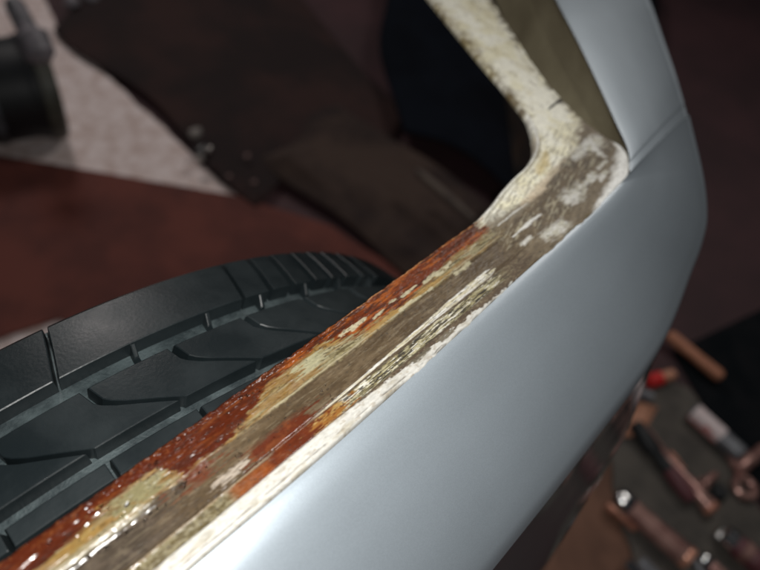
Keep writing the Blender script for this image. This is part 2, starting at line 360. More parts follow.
# rust on the shelf: its lower border as a height along x
ry = np.interp(X, [-80, -20, 10, 20, 30, 44, 50, 70, 80, 92, 104, 130, 142, 155, 180, 198, 210, 232, 250, 262], [98.5, 98.5, 101, 104, 104.5, 103.5, 95, 94.5, 97, 101.5, 105.6, 105.6, 101, 97.6, 96.6, 98.5, 100, 101.5, 101, 100])
em = sstep(ry - .8, ry + .8, Y + w1 * 4.5 + w2 * 2.5 + w3 * 3.0) * (1 - sstep(257, 261, X + w3 * 9 + w1 * 8))
rn = fbm(X / 14, Y / 1.5, 5, 41)
rc = two(RUST, RUSTO, sstep(.42, .66, rn)); dk = .85 * sstep(.50, .66, fbm(X / 11, Y / 1.3, 5, 44))
rc = rc * (1 - dk)[..., None] + np.array(RUSTD) * dk[..., None]
redn = sstep(120, 70, X); rd = two((.066, .013, .005), (.110, .028, .008), sstep(.48, .72, rn)); dk2 = .7 * sstep(.52, .68, fbm(X / 14, Y / 1.8, 4, 49)); rd = rd * (1 - dk2)[..., None] + np.array((.045, .013, .008)) * dk2[..., None]
rc = rc * (1 - redn[..., None]) + rd * redn[..., None]
lay(em, rc, .24)
blister = fbm(X / 2.6, Y / 1.7, 4, 51); blister2 = fbm(X / 1.1, Y / .8, 3, 53)
edgeb = sstep(104, 108, Y) * em
hgt += em * (blister - .4) * .75 + edgeb * (blister2 - .4) * .45 * sstep(140, 110, X)
lay(edgeb * sstep(.60, .70, blister2) * .6 * sstep(140, 115, X), (.17, .055, .020), .22)
# ochre stain between rust and paint
och = sstep(ry - 3.2, ry - .8, Y + w1 * 5 + w3 * 3) * (1 - em) * straight * sstep(94, 95, yy)
lay(och * .75 * sstep(.38, .55, fbm(X / 9, Y / 1.4, 4, 171)), two((.24, .13, .030), (.13, .055, .015), sstep(.4, .6, streak)), .3)
lay(lane(150, 215, 94.6, 96.6, 8, .5) * .8, two((.30, .19, .06), (.24, .13, .03), streak), .35, .1)
lay(lane(-40, 24, 96.5, 99.5, 6, .6) * .75, two((.26, .17, .045), (.16, .08, .025), streak), .3)
lay(lane(-60, 26, 93, 96.5, 8, .5) * .8, two((.25, .22, .14), (.17, .14, .08), blot), .35, .1)
# cream patches left standing
m = lane(24, 43, 95.3, 103, 1.5, .5, .55) * (1 - .9 * sstep(.62, .68, fbm(X / 2, Y / 1.2, 4, 173))); lay(m, two((.20, .18, .095), (.15, .128, .065), blot), .33, .25)
lay(stroke([(126, 506), (128, 504)], .8, .4, .3), DRK, .4, -.3)
m = lane(113, 127, 97.5, 103.5, 1.5, .5, .6); lay(m, two((.30, .28, .175), (.25, .23, .14), blot), .4, .2)
for a, b_, w_ in (((402, 297), (416, 286), .6), ((424, 283), (450, 262), .8), ((372, 318), (384, 309), .55), ((386, 307), (396, 300), .6), ((352, 330), (366, 318), .5), ((400, 311), (412, 301), .6), ((456, 273), (470, 262), 1.0), ((415, 300), (432, 288), .5), ((436, 276), (448, 267), .5), ((340, 336), (352, 327), .4)):
    lay(stroke([a, b_], w_, .5, 1.2) * .9, two(CREAM, CREAM2, blot), .4, .15)
tl = np.exp(-((Y - 109.6) / .30) ** 2) * straight * sstep(140, 165, X); lay(tl * sstep(.35, .55, fbm(X / 6, Y * 0, 3, 175)), (.40, .20, .08), .35, .1)
# spill of rust over channel and strip
m = lane(74, 106, 73, 86.5, 5, 1.6) ; lay(m * .95, two((.085, .018, .008), (.12, .032, .012), sstep(.45, .65, blot)), .24, .1)
lay(lane(46, 62, 88, 95, 5, 1.2) * .8, (.10, .022, .009), .25)
lay(lane(57, 69, 82, 85.5, 1.5, .5, .8), two((.33, .28, .23), (.25, .21, .16), blot), .38, .2)
# strip between the bead and the outer lip
sm = lane(-400, 235, 73, 78.6, 10, .4, .4)
sc = two(OLIVE2, (.17, .145, .085), sstep(.45, .58, fbm(X / 1.6, Y / 1.1, 4, 61)))
lay(sm * (1 - sstep(60, 75, X)), sc, .38); lay(sm * sstep(55, 62, X) * (1 - sstep(74, 82, X)) * .8, two(RUST, RUSTO, blot), .3)
lay(sm * sstep(80, 86, xx) * (1 - sstep(100, 106, xx)), two((.07, .016, .008), RUST, blot), .26)
lay(sm * sstep(101, 106, xx) * (1 - sstep(120, 126, xx)), two((.20, .085, .018), two((.28, .18, .06), RUST, sstep(.5, .6, w2 + .5)), sstep(.42, .58, streak2)), .33)
m = sm * sstep(118, 126, xx); lay(m, two(two(OLIVE, (.055, .045, .028), sstep(.4, .6, streak2)), CREAM2, sstep(.5, .6, fbm(X / 8, Y / .7, 5, 71))), .4)
lay(m * lines(73, .60, .66, 7, .4), two(WHT, CREAM, blot), .42, .2); lay(m * lines(75, .60, .66, 6, .4) * .9, DRK, .45, -.25)
# bead of sealant, swelling into a flaking white streak
by = np.interp(X, [-60, 60, 100, 130, 160, 200, 240], [78.4, 78.9, 79.6, 80.2, 81.0, 81.6, 81.8]); bw = np.interp(X, [-60, 100, 108, 150, 175, 200, 232, 240], [.42, .40, .55, .75, 1.3, 2.0, 2.3, .2])
m = (1 - sstep(.8, 1.15, np.abs(Y - by + w1 * .5 + w2 * .5) / bw)) * (1 - sstep(234, 240, xx)) * np.interp(X, [74, 82, 98, 106], [1, .15, .15, 1])
lay(m, two(two((.24, .19, .12), (.17, .12, .08), blot), two(WHT, CREAM, sstep(.4, .65, streak)), sstep(100, 118, X)), .38, .55)
lay(m * lines(77, .60, .66, 9, .35) * sstep(140, 160, X) * .7, OLIVE2, .5, -.25)
# white outer lip
lip_in = np.interp(X, [-60, 105, 130, 160, 190, 215, 240, 300], [73.2, 73.0, 71.8, 70.6, 70.2, 69.6, 69.4, 69.4])
ragl = np.interp(X, [110, 170], [.35, 2.2]); lm = (1 - sstep(lip_in - .35, lip_in + .35, Y + (w1 * 1.3 + w2 * 1.4) * ragl)) * (X < 300) * (1 - sstep(245, 265, xx))
lay(lm, two((.46, .45, .415), (.34, .315, .26), sstep(.5, .78, fbm(X / 10, Y / 2.5, 5, 81))), .42)
lay(lm * sstep(.60, .72, fbm(X / 3.0, Y / 1.1, 4, 85)) * .45, (.22, .17, .11), .5)
hgt += .9 * (1 - sstep(72.2, 74.0, Y)) * (1 - sstep(215, 250, X)) * (X < 260)
cr = np.exp(-((Y - 67.6 - w1 * .8) / .24) ** 2) * (1 - sstep(200, 215, X)) * sstep(.30, .5, fbm(X / 10, Y / 30, 3, 88)); lay(cr * .85, (.06, .05, .04), .5, -.35)
lay(stroke([(428, 350), (414, 362)], 1.1, .5, 1.2), (.09, .075, .05), .5)
lay(stroke([(452, 331), (440, 341)], .8, .5, 1.2), (.12, .10, .07), .5)
# corner gusset
corner = sstep(250, 268, xx); dg_ = X + Y
dg = (X * .96 + Y * .28); dn = (-X * .28 + Y * .96)                # streaks turn along the sweep of the gusset
gst = fbm(dg / 11, dn / 1.8, 5, 191); gst2 = fbm(dg / 6, dn / .9, 5, 193); gbl = fbm(dg / 5, dn / 2.6, 5, 195)
lay(corner, two((.16, .122, .075), (.115, .086, .052), sstep(.3, .7, gst)), .36)
lay(corner * sstep(.55, .72, gst2) * .4, (.24, .20, .14), .4, .05)
cm = stroke([(478, 226), (500, 207), (522, 186), (540, 166), (552, 145), (553, 118), (530, 88), (490, 40), (450, -15), (420, -60)], [2.5, 5.5, 9, 12, 15, 18, 21, 27, 34, 44], .30, .9) * corner
lay(cm, two((.80, .76, .57), (.86, .84, .72), sstep(.35, .62, fbm(X / 9, Y / 12, 5, 91))), .38, .25)
lay(cm * sstep(.56, .72, fbm(X / 12, Y / 16, 4, 95)) * .40, (.54, .47, .27), .45)
lay(cm * (1 - bar_(Y)) * sstep(.52, .62, gst2) * .55, two((.30, .27, .20), TAUPE, gbl), .42, -.08)
lay(stroke([(522, 206), (545, 184), (566, 160)], [1.5, 3.6, 2.2], .6, .8) * .7, (.58, .47, .33), .35, .15)
lay(stroke([(488, 224), (510, 212), (528, 204)], [3, 4.5, 1.5], .6, 1.2) * .6, two((.34, .32, .26), (.16, .13, .09), gst2), .45)
lay(stroke([(538, 172), (545, 162), (546, 152)], [2.6, 3.6, 1.4], .8, .6) * .55, (.54, .40, .13), .35)
lay(stroke([(536, 156), (537, 140)], [1.4, 1.6], .6, .8) * .6, (.32, .19, .06), .4)
m = stroke([(552, 186), (572, 166), (596, 152), (607, 146)], [4, 7, 8, 5], .35, 1.0)
m2 = stroke([(505, 240), (548, 212), (585, 178)], [6, 10, 7], .4, 1.0)
gm = np.maximum(m, m2 * (1 - cm) * .95); lay(gm * corner, two((.120, .088, .052), (.080, .058, .036), sstep(.3, .7, gbl)), .36, -.2)
lay(gm * corner * sstep(.56, .64, gst2) * .7, two(CREAM, (.3, .27, .2), gbl), .4, .15)
for pts, w_ in ((((568, 199), (582, 187)), [4.6, 3.8]), (((580, 188), (594, 175)), [2.2, 2.6]), (((574, 158), (588, 146), (598, 140)), [2, 4, 5]), (((596, 150), (604, 156)), [3.2, 2]), (((598, 168), (606, 162)), [1.2, 1.6]), (((546, 236), (564, 224)), [3, 3.5]), (((524, 243), (531, 237)), [1.6, 1]), (((606, 172), (600, 180)), [1.4, 1.2])):
    lay(stroke(pts, w_, .75, 1.7) * .88, two(WHT, (.46, .44, .36), sstep(.35, .7, gbl)), .34, .22)
lay(stroke([(541, 214), (527, 224), (513, 237)], [.6, .9, .4], .5, .6), WHT, .3, .3)
lay(stroke([(527, 204), (512, 214), (498, 226)], [.3, .5, .3], .5, .6) * .8, WHT, .3, .2)
m = stroke([(588, 222), (604, 202), (616, 186), (626, 168), (627, 152), (616, 142)], [1.2, 3.5, 5, 7, 6, 3], .5, .7); lay(m, two((.82, .82, .80), (.62, .61, .56), gbl), .25)
lay(stroke([(566, 236), (598, 208)], [1.2, 1.4], .5, 1.2) * .6, OLIVE2, .5)
# speckled grime along both borders of the bar
bl = sstep(150, 175, Y)
gl = np.exp(-(T / 7.0) ** 2) * bl; lay(gl * sstep(.48, .62, fbm(X / 5, Y / 5, 5, 101)), (.14, .10, .045), .5, -.1)
lay(gl * sstep(.35, .65, big) * .5, (.33, .27, .13), .45)
gr = np.exp(-(TR / 6.0) ** 2) * sstep(125, 150, Y); lay(gr * sstep(.45, .6, fbm(X / 4, Y / 4, 5, 105)), (.10, .075, .04), .5, -.1)
lay(sstep(130, 150, Y) * sstep(.66, .72, fbm(X / 4.2, Y / 4.6, 4, 109)) * .35, (.15, .11, .05), .5)
crk = stroke([(548, 110), (556, 103), (566, 98)], [.3, 1.1, 2.0], .4, .5); lay(crk, (.02, .016, .012), .5, -.6)
# chips, pits
lay(sstep(.72, .76, fbm(X / 1.3, Y / 1.0, 3, 113)) * .55 * (1 - lm), DRK, .5, -.15)
hgt += (fine - .5) * .14 * (1 - .7 * em) * (1 - .6 * cm) + (streak2 - .5) * .22 * (1 - cm) + (blot - .5) * .35
rgh += (fine - .5) * .22
wet = sstep(.50, .60, fbm(X / 9, Y / 3.5, 4, 311)) * sstep(150, 60, X) * sstep(75, 79, Y)
rgh = rgh * (1 - .7 * wet) + .17 * sstep(120, 200, X)
# the profile of the pressing: rolled inner lip on the gusset and bar, channel, outer edge tucked under the skin edge
lipm = sstep(256, 268, X); hgt += lipm * (1 - .6 * sstep(420, 380, 400 + 0 * X) * 0) * np.interp(Y, [110, 150, 175], [2.6, 2.6, 1.0]) * (.75 + .5 * fbm(dg_ / 8, 0 * X, 2, 301)) * np.exp(-((T - 1.3) / 1.3) ** 2)
lay(lipm * np.exp(-((T - 1.1) / 1.1) ** 2) * sstep(430, 380, X) * (Y < 152), two((.80, .79, .74), (.5, .48, .42), sstep(.5, .7, streak2)), .25)
lay(lipm * np.exp(-((T - 3.2) / .5) ** 2) * (Y < 145) * .6, (.20, .17, .12), .4)
barm = sstep(140, 190, Y); hgt += barm * (1.5 * np.sin(np.clip(T / width, 0, 1) * math.pi))
far_ = sstep(130, 165, X) * sstep(345, 325, X)
hgt -= 1.2 * np.exp(-TR / .5) * (1 - barm) * (1 - far_)
hgt = np.where(far_ > 0, np.maximum(hgt, .25 * far_ * np.exp(-TR / 1.5) + hgt * (1 - np.exp(-TR / 1.5))), hgt)
ragR = np.maximum(0, fbm(X[:, -1:] / 11, 0 * X[:, -1:] + 7.7, 5, 323) - .38) * 4.0 * far_[:, -1:]
hgt -= em[:, :] * np.exp(-T / 1.0) * .9
Zs = ZT + hgt / 1000
# ragged inner edge
rag = (fbm(X[:, :1] / 3.0, Y[:, :1] * 0 + 3.3, 4, 121) - .5) * 1.6 * sstep(270, 250, X[:, :1])
PX = P[..., 0]; PY = P[..., 1] + rag / 1000 * np.exp(-T / 3.0) - ragR / 1000 * np.exp(-TR / .8)
verts = np.stack([PX, PY, Zs], -1)
dirv = (Lc - Rc) / np.linalg.norm(Lc - Rc, axis=1)[:, None]
skirtL = []
sk_d = np.interp(P[:, 0, 1] * 1000, [120, 150], [1, .35])
for k, (o_, dz) in enumerate(((.0006, -.0010), (.0008, -.003), (.0002, -.007), (.0, -.011))):
    v = verts[:, 0, :].copy(); v[:, :2] += dirv * o_; v[:, 2] += dz * sk_d; skirtL.insert(0, v)
skirtR = []
for (o_, dz) in ((-.0004, -.002), (-.0004, -.012)):
    v = verts[:, -1, :].copy(); v[:, :2] += dirv * o_; v[:, 2] += dz; skirtR.append(v)
allv = np.concatenate([np.stack(skirtL, 1), verts, np.stack(skirtR, 1)], 1)
ext = lambda A: np.concatenate([np.repeat(A[:, :1], 4, 1), A, np.repeat(A[:, -1:], 2, 1)], 1)
mesh_obj('rusted_flange', allv.reshape(-1, 3), grid_faces(*allv.shape[:2]), M_WEATHER, car,
         attrs={'albedo': ('C', ext(col).reshape(-1, 3)), 'rough': ('F', ext(np.clip(rgh, .12, .9)).ravel())})
# inner wheel-arch plate under the flange, closes the body where a step to the side could see in
bm = bmesh.new()
prev = None
for i, x_ in enumerate(np.linspace(-.42, .36, 30)):
    ring = [bm.verts.new((x_, .0685, .722)), bm.verts.new((x_, .030, .688)), bm.verts.new((x_, .012, .60)), bm.verts.new((x_, .004, .36))]
    if prev:
        for k in range(3): bm.faces.new((prev[k], prev[k + 1], ring[k + 1], ring[k]))
    prev = ring
bm_obj('arch_liner', bm, M_DARKMETAL, car, smooth=True)

# water beads and wet glints standing on the flange
M_WATER = mat('water', (1, 1, 1), .02); M_WATER.node_tree.nodes['Principled BSDF'].inputs['Transmission Weight'].default_value = 1
M_WATER.node_tree.nodes['Principled BSDF'].inputs['IOR'].default_value = 1.33
def surf_z(x, y):
    d2 = (PX[::3, ::2] - x) ** 2 + (PY[::3, ::2] - y) ** 2; return Zs[::3, ::2].ravel()[d2.argmin()]
drops = []
row = [(88, 556), (97, 551), (106, 546), (110, 541), (118, 536), (127, 531), (138, 524), (145, 519), (151, 512), (156, 508), (132, 528)]
for a, b_ in row: drops.append((a, b_, rnd.uniform(.55, 1.0)))
drops += [(180, 487, 1.9), (183, 484, 1.2), (239, 454, 1.1), (200, 471, .7), (101, 506, .9), (150, 466, .8), (156, 463, .9), (180, 441, .8), (241, 399, .9), (246, 396, .8), (49, 543, .8), (206, 466, .5), (325, 384, .6), (328, 388, .5), (322, 390, .5), (186, 480, .6)]
for _ in range(30):
    x_ = rnd.uniform(-.02, .12); y_ = rnd.uniform(.080, .108); drops.append((x_, y_, rnd.uniform(.25, .6), 1))
bm = bmesh.new()
for dd in drops:
    if len(dd) == 4: x_, y_ = dd[0], dd[1]
    else: p = at(dd[0], dd[1], ZT); x_, y_ = p.x, p.y
    r_ = dd[2] / 1000; z_ = surf_z(x_, y_)
    a0 = rnd.random() * 6
    bmesh.ops.create_uvsphere(bm, u_segments=12, v_segments=8, radius=r_, matrix=Matrix.Translation((x_, y_, z_)) @ Matrix.Rotation(rnd.uniform(-.4, .4), 4, 'Z') @ Matrix.Diagonal((rnd.uniform(1.1, 1.7), 1, .62, 1)))
props(bm_obj('water_beads', bm, M_WATER, car, smooth=True), kind='stuff')

# --- wheel: tyre with tread, and rim
R0 = .3513; TC = Vector((.0341, .1243, R0))
AX0 = Vector((.99826, -.05895, 0)); AXL = Vector((.05895, .99826, 0)); UPV = Vector((0, 0, 1))
def tp(phi, wmm, r): return TC + AXL * (wmm / 1000) + (UPV * math.cos(math.radians(phi)) + AX0 * math.sin(math.radians(phi))) * r
def rad(wmm):
    a = abs(wmm); r = R0 - 1.143e-6 * a * a
    if a > 86: r -= .00016 * (a - 86) ** 2 * .9
    return r
prof = [(0, rad(0) - .0090), (20, rad(20) - .0090), (48, rad(48) - .0090), (80, rad(80) - .0090), (94, rad(94) - .009), (100, .322), (107, .30), (110, .275), (107, .25), (99, .228), (92, .214)]
prof = [(-a, b_) for a, b_ in prof[:0:-1]] + prof
pc = catmull(np.array(prof), 90); V = []
NP = 240
for i in range(NP):
    for a, b_ in pc: V.append(tp(360 * i / NP, a, b_))
tyre = mesh_obj('tyre', V, grid_faces(NP, 90, True), M_RUBDUST, car, recalc=True)
SV, SF = [], []
def block(left, right, ws, depth=.0085, ch=.5, nc=9, lip=True):
    if right(ws[0]) - left(ws[0]) > 10: nc = 25
    """left/right: phi at each w (functions); ws: rows of w in mm. One raised rubber block with chamfered edges and walls."""
    rows_w = [ws[0], ws[0] + ch * (1 if ws[-1] > ws[0] else -1)] + list(ws[1:-1]) + [ws[-1] - ch * (1 if ws[-1] > ws[0] else -1), ws[-1]]
    off = len(SV); g = math.degrees(ch / 1000 / R0); n_r = len(rows_w); cols = nc + 2
    def ring(extra_w, extra_phi, dr):
        pass
    top = {}
    for i, w_ in enumerate(rows_w):
        a, b_ = left(w_), right(w_)
        ph = [a, a + g] + [a + g + (b_ - a - 2 * g) * k / (nc - 1) for k in range(1, nc - 1)] + [b_ - g, b_]
        for j, p_ in enumerate(ph):
            edge = i in (0, n_r - 1) or j in (0, len(ph) - 1)
            top[i, j] = len(SV); SV.append(tp(p_, w_, rad(w_) - (.00045 if edge else 0)))
    nj = len(ph)
    for i in range(n_r - 1):
        for j in range(nj - 1): SF.append((top[i, j], top[i + 1, j], top[i + 1, j + 1], top[i, j + 1]))
    loop = [(0, j) for j in range(nj)] + [(i, nj - 1) for i in range(1, n_r)] + [(n_r - 1, j) for j in range(nj - 2, -1, -1)] + [(i, 0) for i in range(n_r - 2, 0, -1)]
    cw = sum(rows_w) / n_r; cp = (left(cw) + right(cw)) / 2
    bot = []
    for (i, j) in loop:
        w_ = rows_w[i]; a, b_ = left(w_), right(w_)
        p_ = a if j == 0 else b_ if j == nj - 1 else a + (b_ - a) * j / (nj - 1)
        dw = (.9 if i == n_r - 1 else -.9 if i == 0 else 0) * (1 if ws[-1] > ws[0] else -1); dp = .12 if j == nj - 1 else -.12 if j == 0 else 0
        bot.append(len(SV)); SV.append(tp(p_ + dp, w_ + dw, rad(w_) - depth - .0005))
    for k in range(len(loop)):
        q = (k + 1) % len(loop); SF.append((top[loop[k]], top[loop[q]], bot[q], bot[k]))
def slot2(p): return lambda w_: p + float(np.interp(w_, [11, 13, 26, 30, 33, 43], [5.75, 5.3, 1.65, .8, .4, 0]))
starts = [1.35 + 7.2 * k for k in range(-25, 25)]
for sgn in (1, -1):
    for p0 in starts:
        q0 = p0 if sgn == 1 else -p0 - 3.1
        nxt = 7.2
        f0 = slot2(p0); f1 = slot2(p0 + nxt)
        if sgn == 1: block(lambda w_: f0(w_) + .33, lambda w_: f1(w_) - .33, [12.8, 18, 22, 26, 30, 33, 38, 42])
        else: block(lambda w_: -f1(-w_) + 2.4 + .33, lambda w_: -f0(-w_) + 2.4 - .33, [-12.8, -18, -22, -26, -30, -33, -38, -42])
# centre rib with short notches
for k in range(50):
    a = 7.2 * k; block(lambda w_: a + .2, lambda w_: a + 7.2 - .2, [-4, 0, 4.5])
# shoulder blocks
lean = lambda p: (lambda w_: p + float(np.interp(w_, [53, 60, 75, 100], [0, .35, 1.1, 2.2])))
slots = [0.2, 17.4, 20.6, 23.6, 26.7, 29.4, 32.1, 35.4, 38.7]
cuts = [-161.8 + 6.75 * k for k in range(24)] + slots + [45.4 + 6.75 * k for k in range(23)]
for i in range(len(cuts)):
    a = cuts[i]; b_ = cuts[(i + 1) % len(cuts)] + (360 if i == len(cuts) - 1 else 0)
    g_ = .42 if 3 < (a - 17) < 25 else .20
    rowsw = [54.5, 60, 68, 75, 82, 87, 91, 95, 99]
    block(lambda w_: lean(a)(w_) + g_, lambda w_: lean(b_)(w_) - g_, rowsw)
    block(lambda w_: -lean(b_)(-w_) + g_, lambda w_: -lean(a)(-w_) - g_, [-q for q in rowsw])
bar_parts = []
for a in (6.25, 13.25, 19.3, 25.4, 31.0, 37.5, -13.5, -20):
    n0v, n0f = len(SV), len(SF)
    block(lambda w_: a + (w_ - 48) * .03 - .2, lambda w_: a + (w_ - 48) * .03 + .2, [48.5, 50, 52, 54.4], depth=.0085, nc=3)
    for k in range(n0v, len(SV)):                                 # lower than the blocks, falling towards the groove
        P_ = SV[k] - TC; wv = P_.dot(AXL) * 1000; ax_ = AXL * (wv / 1000); rr = (P_ - ax_); L1 = rr.length
        if L1 > R0 - .006: SV[k] = TC + ax_ + rr * ((L1 - .0006 - .0055 * (54.4 - wv) / 6) / L1)
    bar_parts.append((SV[n0v:], [tuple(i - n0v for i in f) for f in SF[n0f:]])); del SV[n0v:]; del SF[n0f:]
for v_, f_ in bar_parts: mesh_obj('tie_bar', v_, f_, M_RUBBER, tyre, smooth=False, recalc=True)
tread = mesh_obj('tread', SV, SF, M_RUBBER, tyre, smooth=True, recalc=True); tread.data.set_sharp_from_angle(angle=math.radians(14))
rimp = [(92, .216), (94, .222), (84, .214), (78, .19), (60, .185), (-60, .185), (-78, .19), (-84, .214), (-94, .222), (-92, .205), (-70, .175), (-60, .12), (-58, .05), (-58, .001)]
V = []
for i in range(72):
    for a, b_ in rimp: V.append(tp(5 * i, a, b_))
mesh_obj('rim', V, grid_faces(72, len(rimp), True), M_STEEL, tyre, recalc=True)

# ------------------------------------------------------------------ loose things on the floor
def lathe(name, prof, mtl, parent=None, seg=28, a=(0, 0, 0), b_=(1, 0, 0), smooth_angle=35):
    """profile (t along a->b in metres, radius); solid of revolution"""
    A = Vector(a); ax = (Vector(b_) - A).normalized(); q = ax.to_track_quat('Z', 'Y'); bm = bmesh.new(); rings = []
    for (t_, r_) in prof:
        rings.append([bm.verts.new(A + q @ Vector((r_ * math.cos(2 * math.pi * k / seg), r_ * math.sin(2 * math.pi * k / seg), t_))) for k in range(seg)])
    for i in range(len(rings) - 1):
        for k in range(seg): bm.faces.new((rings[i][k], rings[i][(k + 1) % seg], rings[i + 1][(k + 1) % seg], rings[i + 1][k]))
    bm.faces.new(rings[0][::-1]); bm.faces.new(rings[-1])
    return bm_obj(name, bm, mtl, parent, angle=smooth_angle)
M_TRAY = mat('grey_cloth_tray', (.125, .11, .095), .85, vcolor=(.085, .076, .068), vscale=25, bump=.4, bscale=200)
M_CARD = mat('brown_cardboard', (.19, .095, .062), .85, vcolor=(.13, .065, .043), vscale=12, bump=.3, bscale=120)
M_BLACKP = mat('black_plastic', (.008, .010, .012), .5, vcolor=(.014, .016, .019), vscale=20)
M_BLACKM = mat('black_felt', (.006, .008, .010), .95, vcolor=(.011, .012, .014), vscale=14, spec=.08)
M_CHROME = mat('chrome', (.75, .74, .74), .16, metal=1)
M_PINKST = mat('warm_steel', (.62, .36, .31), .30, metal=.45, vcolor=(.34, .17, .15), vscale=40)
M_COPPER = mat('copper_metal', (.85, .42, .29), .28, metal=.4, vcolor=(.55, .24, .17), vscale=40)
M_WOOD = mat('orange_wood', (.55, .24, .14), .6, vcolor=(.40, .16, .09), vscale=30, stretch=(1, 4, 4))
M_TANW = mat('tan_wood', (.70, .34, .22), .6, vcolor=(.50, .23, .14), vscale=25)
M_REDP = mat('red_plastic', (.75, .03, .03), .4)
M_LABEL = mat('pink_printed_label', (.95, .80, .80), .5, vcolor=(.80, .32, .30), vscale=45, vlo=.5, vhi=.56)
M_DKRED = mat('dark_red_rubber', (.16, .05, .06), .5)
M_GREYM = mat('dull_grey_metal', (.30, .31, .33), .4, metal=.4, vcolor=(.18, .18, .20), vscale=30)
flat('cardboard', [(.12, -.06), xy(590, 420), xy(640, 430), xy(660, 640), (.30, -.50), (.05, -.45)], .002, .004, M_CARD, 'brown cardboard sheet on the floor beside the silver panel', 'cardboard')
flat('grey_tool_cloth', [xy(608, 440, .01), xy(640, 372, .01), xy(690, 390, .01), xy(790, 560, .01), xy(760, 650, .01), xy(650, 640, .01), xy(634, 560, .01), xy(614, 500, .01)], .0075, .005, M_TRAY, 'grey cloth under the loose tools', 'cloth', wob=.02)
flat('black_mat', [xy(672, 352, .005), xy(780, 300, .005), xy(900, 420, .005), xy(860, 560, .005), xy(780, 530, .005)], .002, .0045, M_BLACKM, 'black felt mat at the right edge under the tools', 'mat')
Z0 = .0127
def span(a, b_, r_): return at(*a, Z0 + r_), at(*b_, Z0 + r_)
def rod_thing(name, label, cat, a, b_, r_, parts):
    """parts: (name, [(fraction, radius factor)...], material)"""
    A, B = span(a, b_, r_); L_ = (B - A).length; root = empty(name, (A.x, A.y, A.z - r_), label, cat, None, math.atan2(B.y - A.y, B.x - A.x))
    for pn, pf, mt in parts: lathe(pn, [(f * L_, k * r_) for f, k in pf], mt, root, a=(0, 0, r_), b_=(1, 0, r_))
    return root
G = None
rod_thing('wooden_stick', 'orange-brown wooden stick lying alone above the other tools', 'stick', (668, 334), (722, 378), .0125,
          [('wood_shaft', [(0, .55), (.03, .85), (.1, 1), (.5, .92), (.9, 1), (.97, .9), (1, .6)], M_WOOD)])
rod_thing('screwdriver', 'small screwdriver with a bright red handle end beside the silver panel', 'screwdriver', (648, 382), (674, 374), .013,
          [('handle', [(0, .7), (.05, 1), (.45, 1.05), (.5, .7)], M_REDP), ('collar', [(.5, .75), (.55, .9), (.95, .8), (1, .4)], M_TANW)])
rod_thing('socket', 'small dull grey socket beside the red screwdriver', 'socket', (630, 390), (652, 398), .013, [('shell', [(0, .8), (.05, 1), (.5, 1), (.55, .85), (.95, .85), (1, .7)], M_GREYM)])
rod_thing('printed_tube', 'silver tube with a pale pink printed label at its upper end', 'tube', (692, 410), (741, 455), .0165,
          [('body', [(0, .85), (.02, 1), (.98, 1), (1, .9)], M_GREYM), ('label', [(.03, 1.015), (.031, 1.03), (.60, 1.03), (.601, 1.015)], M_LABEL)])
rod_thing('long_socket_bar', 'long pinkish steel bar with a bright copper tip in the middle of the tools', 'tool', (643, 430), (714, 512), .0125,
          [('shaft', [(0, .7), (.03, .9), (.12, .9), (.14, .75), (.6, .75), (.62, .9), (.86, .9), (.88, 1.1), (.93, 1.1)], M_PINKST), ('tip', [(.93, 1.15), (.95, 1.2), (.985, 1.1), (1, .8)], M_COPPER)])
rod_thing('black_socket_bar', 'dark black and red bar lying against the long pinkish steel bar', 'tool', (634, 424), (692, 500), .013,
          [('grip', [(0, .9), (.04, 1.1), (.35, 1.1), (.4, .8), (.62, .8)], M_BLACKP), ('sleeve', [(.62, .9), (.66, 1.0), (.93, 1.0), (1, .7)], M_DKRED)])
rod_thing('torch', 'thick rosy metal torch with a bright chrome end, lowest of the long tools', 'torch', (614, 494), (690, 560), .0185,
          [('chrome_end', [(0, .6), (.02, .85), (.06, 1), (.2, 1.02), (.22, .96)], M_CHROME), ('barrel', [(.22, .95), (.25, .92), (.55, .94), (.92, .98)], M_PINKST), ('end_cap', [(.92, 1.0), (.94, 1.04), (.99, 1.04), (1, .8)], M_COPPER)])
rod_thing('copper_clip', 'short copper-coloured clip beside the torch chrome end', 'clip', (608, 503), (636, 530), .0085, [('bar', [(0, .7), (.06, 1.1), (.3, 1.1), (.36, .8), (.9, .8), (1, .5)], M_COPPER)])
rod_thing('socket_wrench', 'dark purplish wrench head with a chrome end at the lower right', 'wrench', (722, 533), (776, 578), .0185,
          [('chrome_end', [(0, .6), (.03, .9), (.22, 1), (.24, .9)], M_CHROME), ('body', [(.24, .85), (.3, .95), (.6, .95), (.62, 1.02), (1, 1)], M_DKRED), ('band', [(.36, .97), (.37, 1.03), (.50, 1.03), (.51, .97)], M_PINKST)])
rod_thing('short_socket', 'small chrome socket at the bottom edge under the torch', 'socket', (624, 562), (650, 584), .011, [('shell', [(0, .7), (.05, 1), (.45, 1), (.5, .8), (.95, .8), (1, .6)], M_CHROME)])
rod_thing('bit_socket', 'second chrome socket at the bottom edge, right of the first', 'socket', (640, 560), (668, 590), .010, [('shell', [(0, .8), (.05, 1), (.6, 1), (1, .6)], M_GREYM)])
rod_thing('steel_pin', 'thin grey steel pin end just below the torch cap', 'pin', (694, 560), (704, 578), .006, [('shank', [(0, .7), (.1, 1), (.9, 1), (1, .7)], M_GREYM)])
rod_thing('chrome_ball_pin', 'tiny bright pin left of the purplish wrench head', 'pin', (714, 538), (722, 530), .006, [('shank', [(0, .6), (.1, 1), (.9, 1), (1, .6)], M_CHROME)])
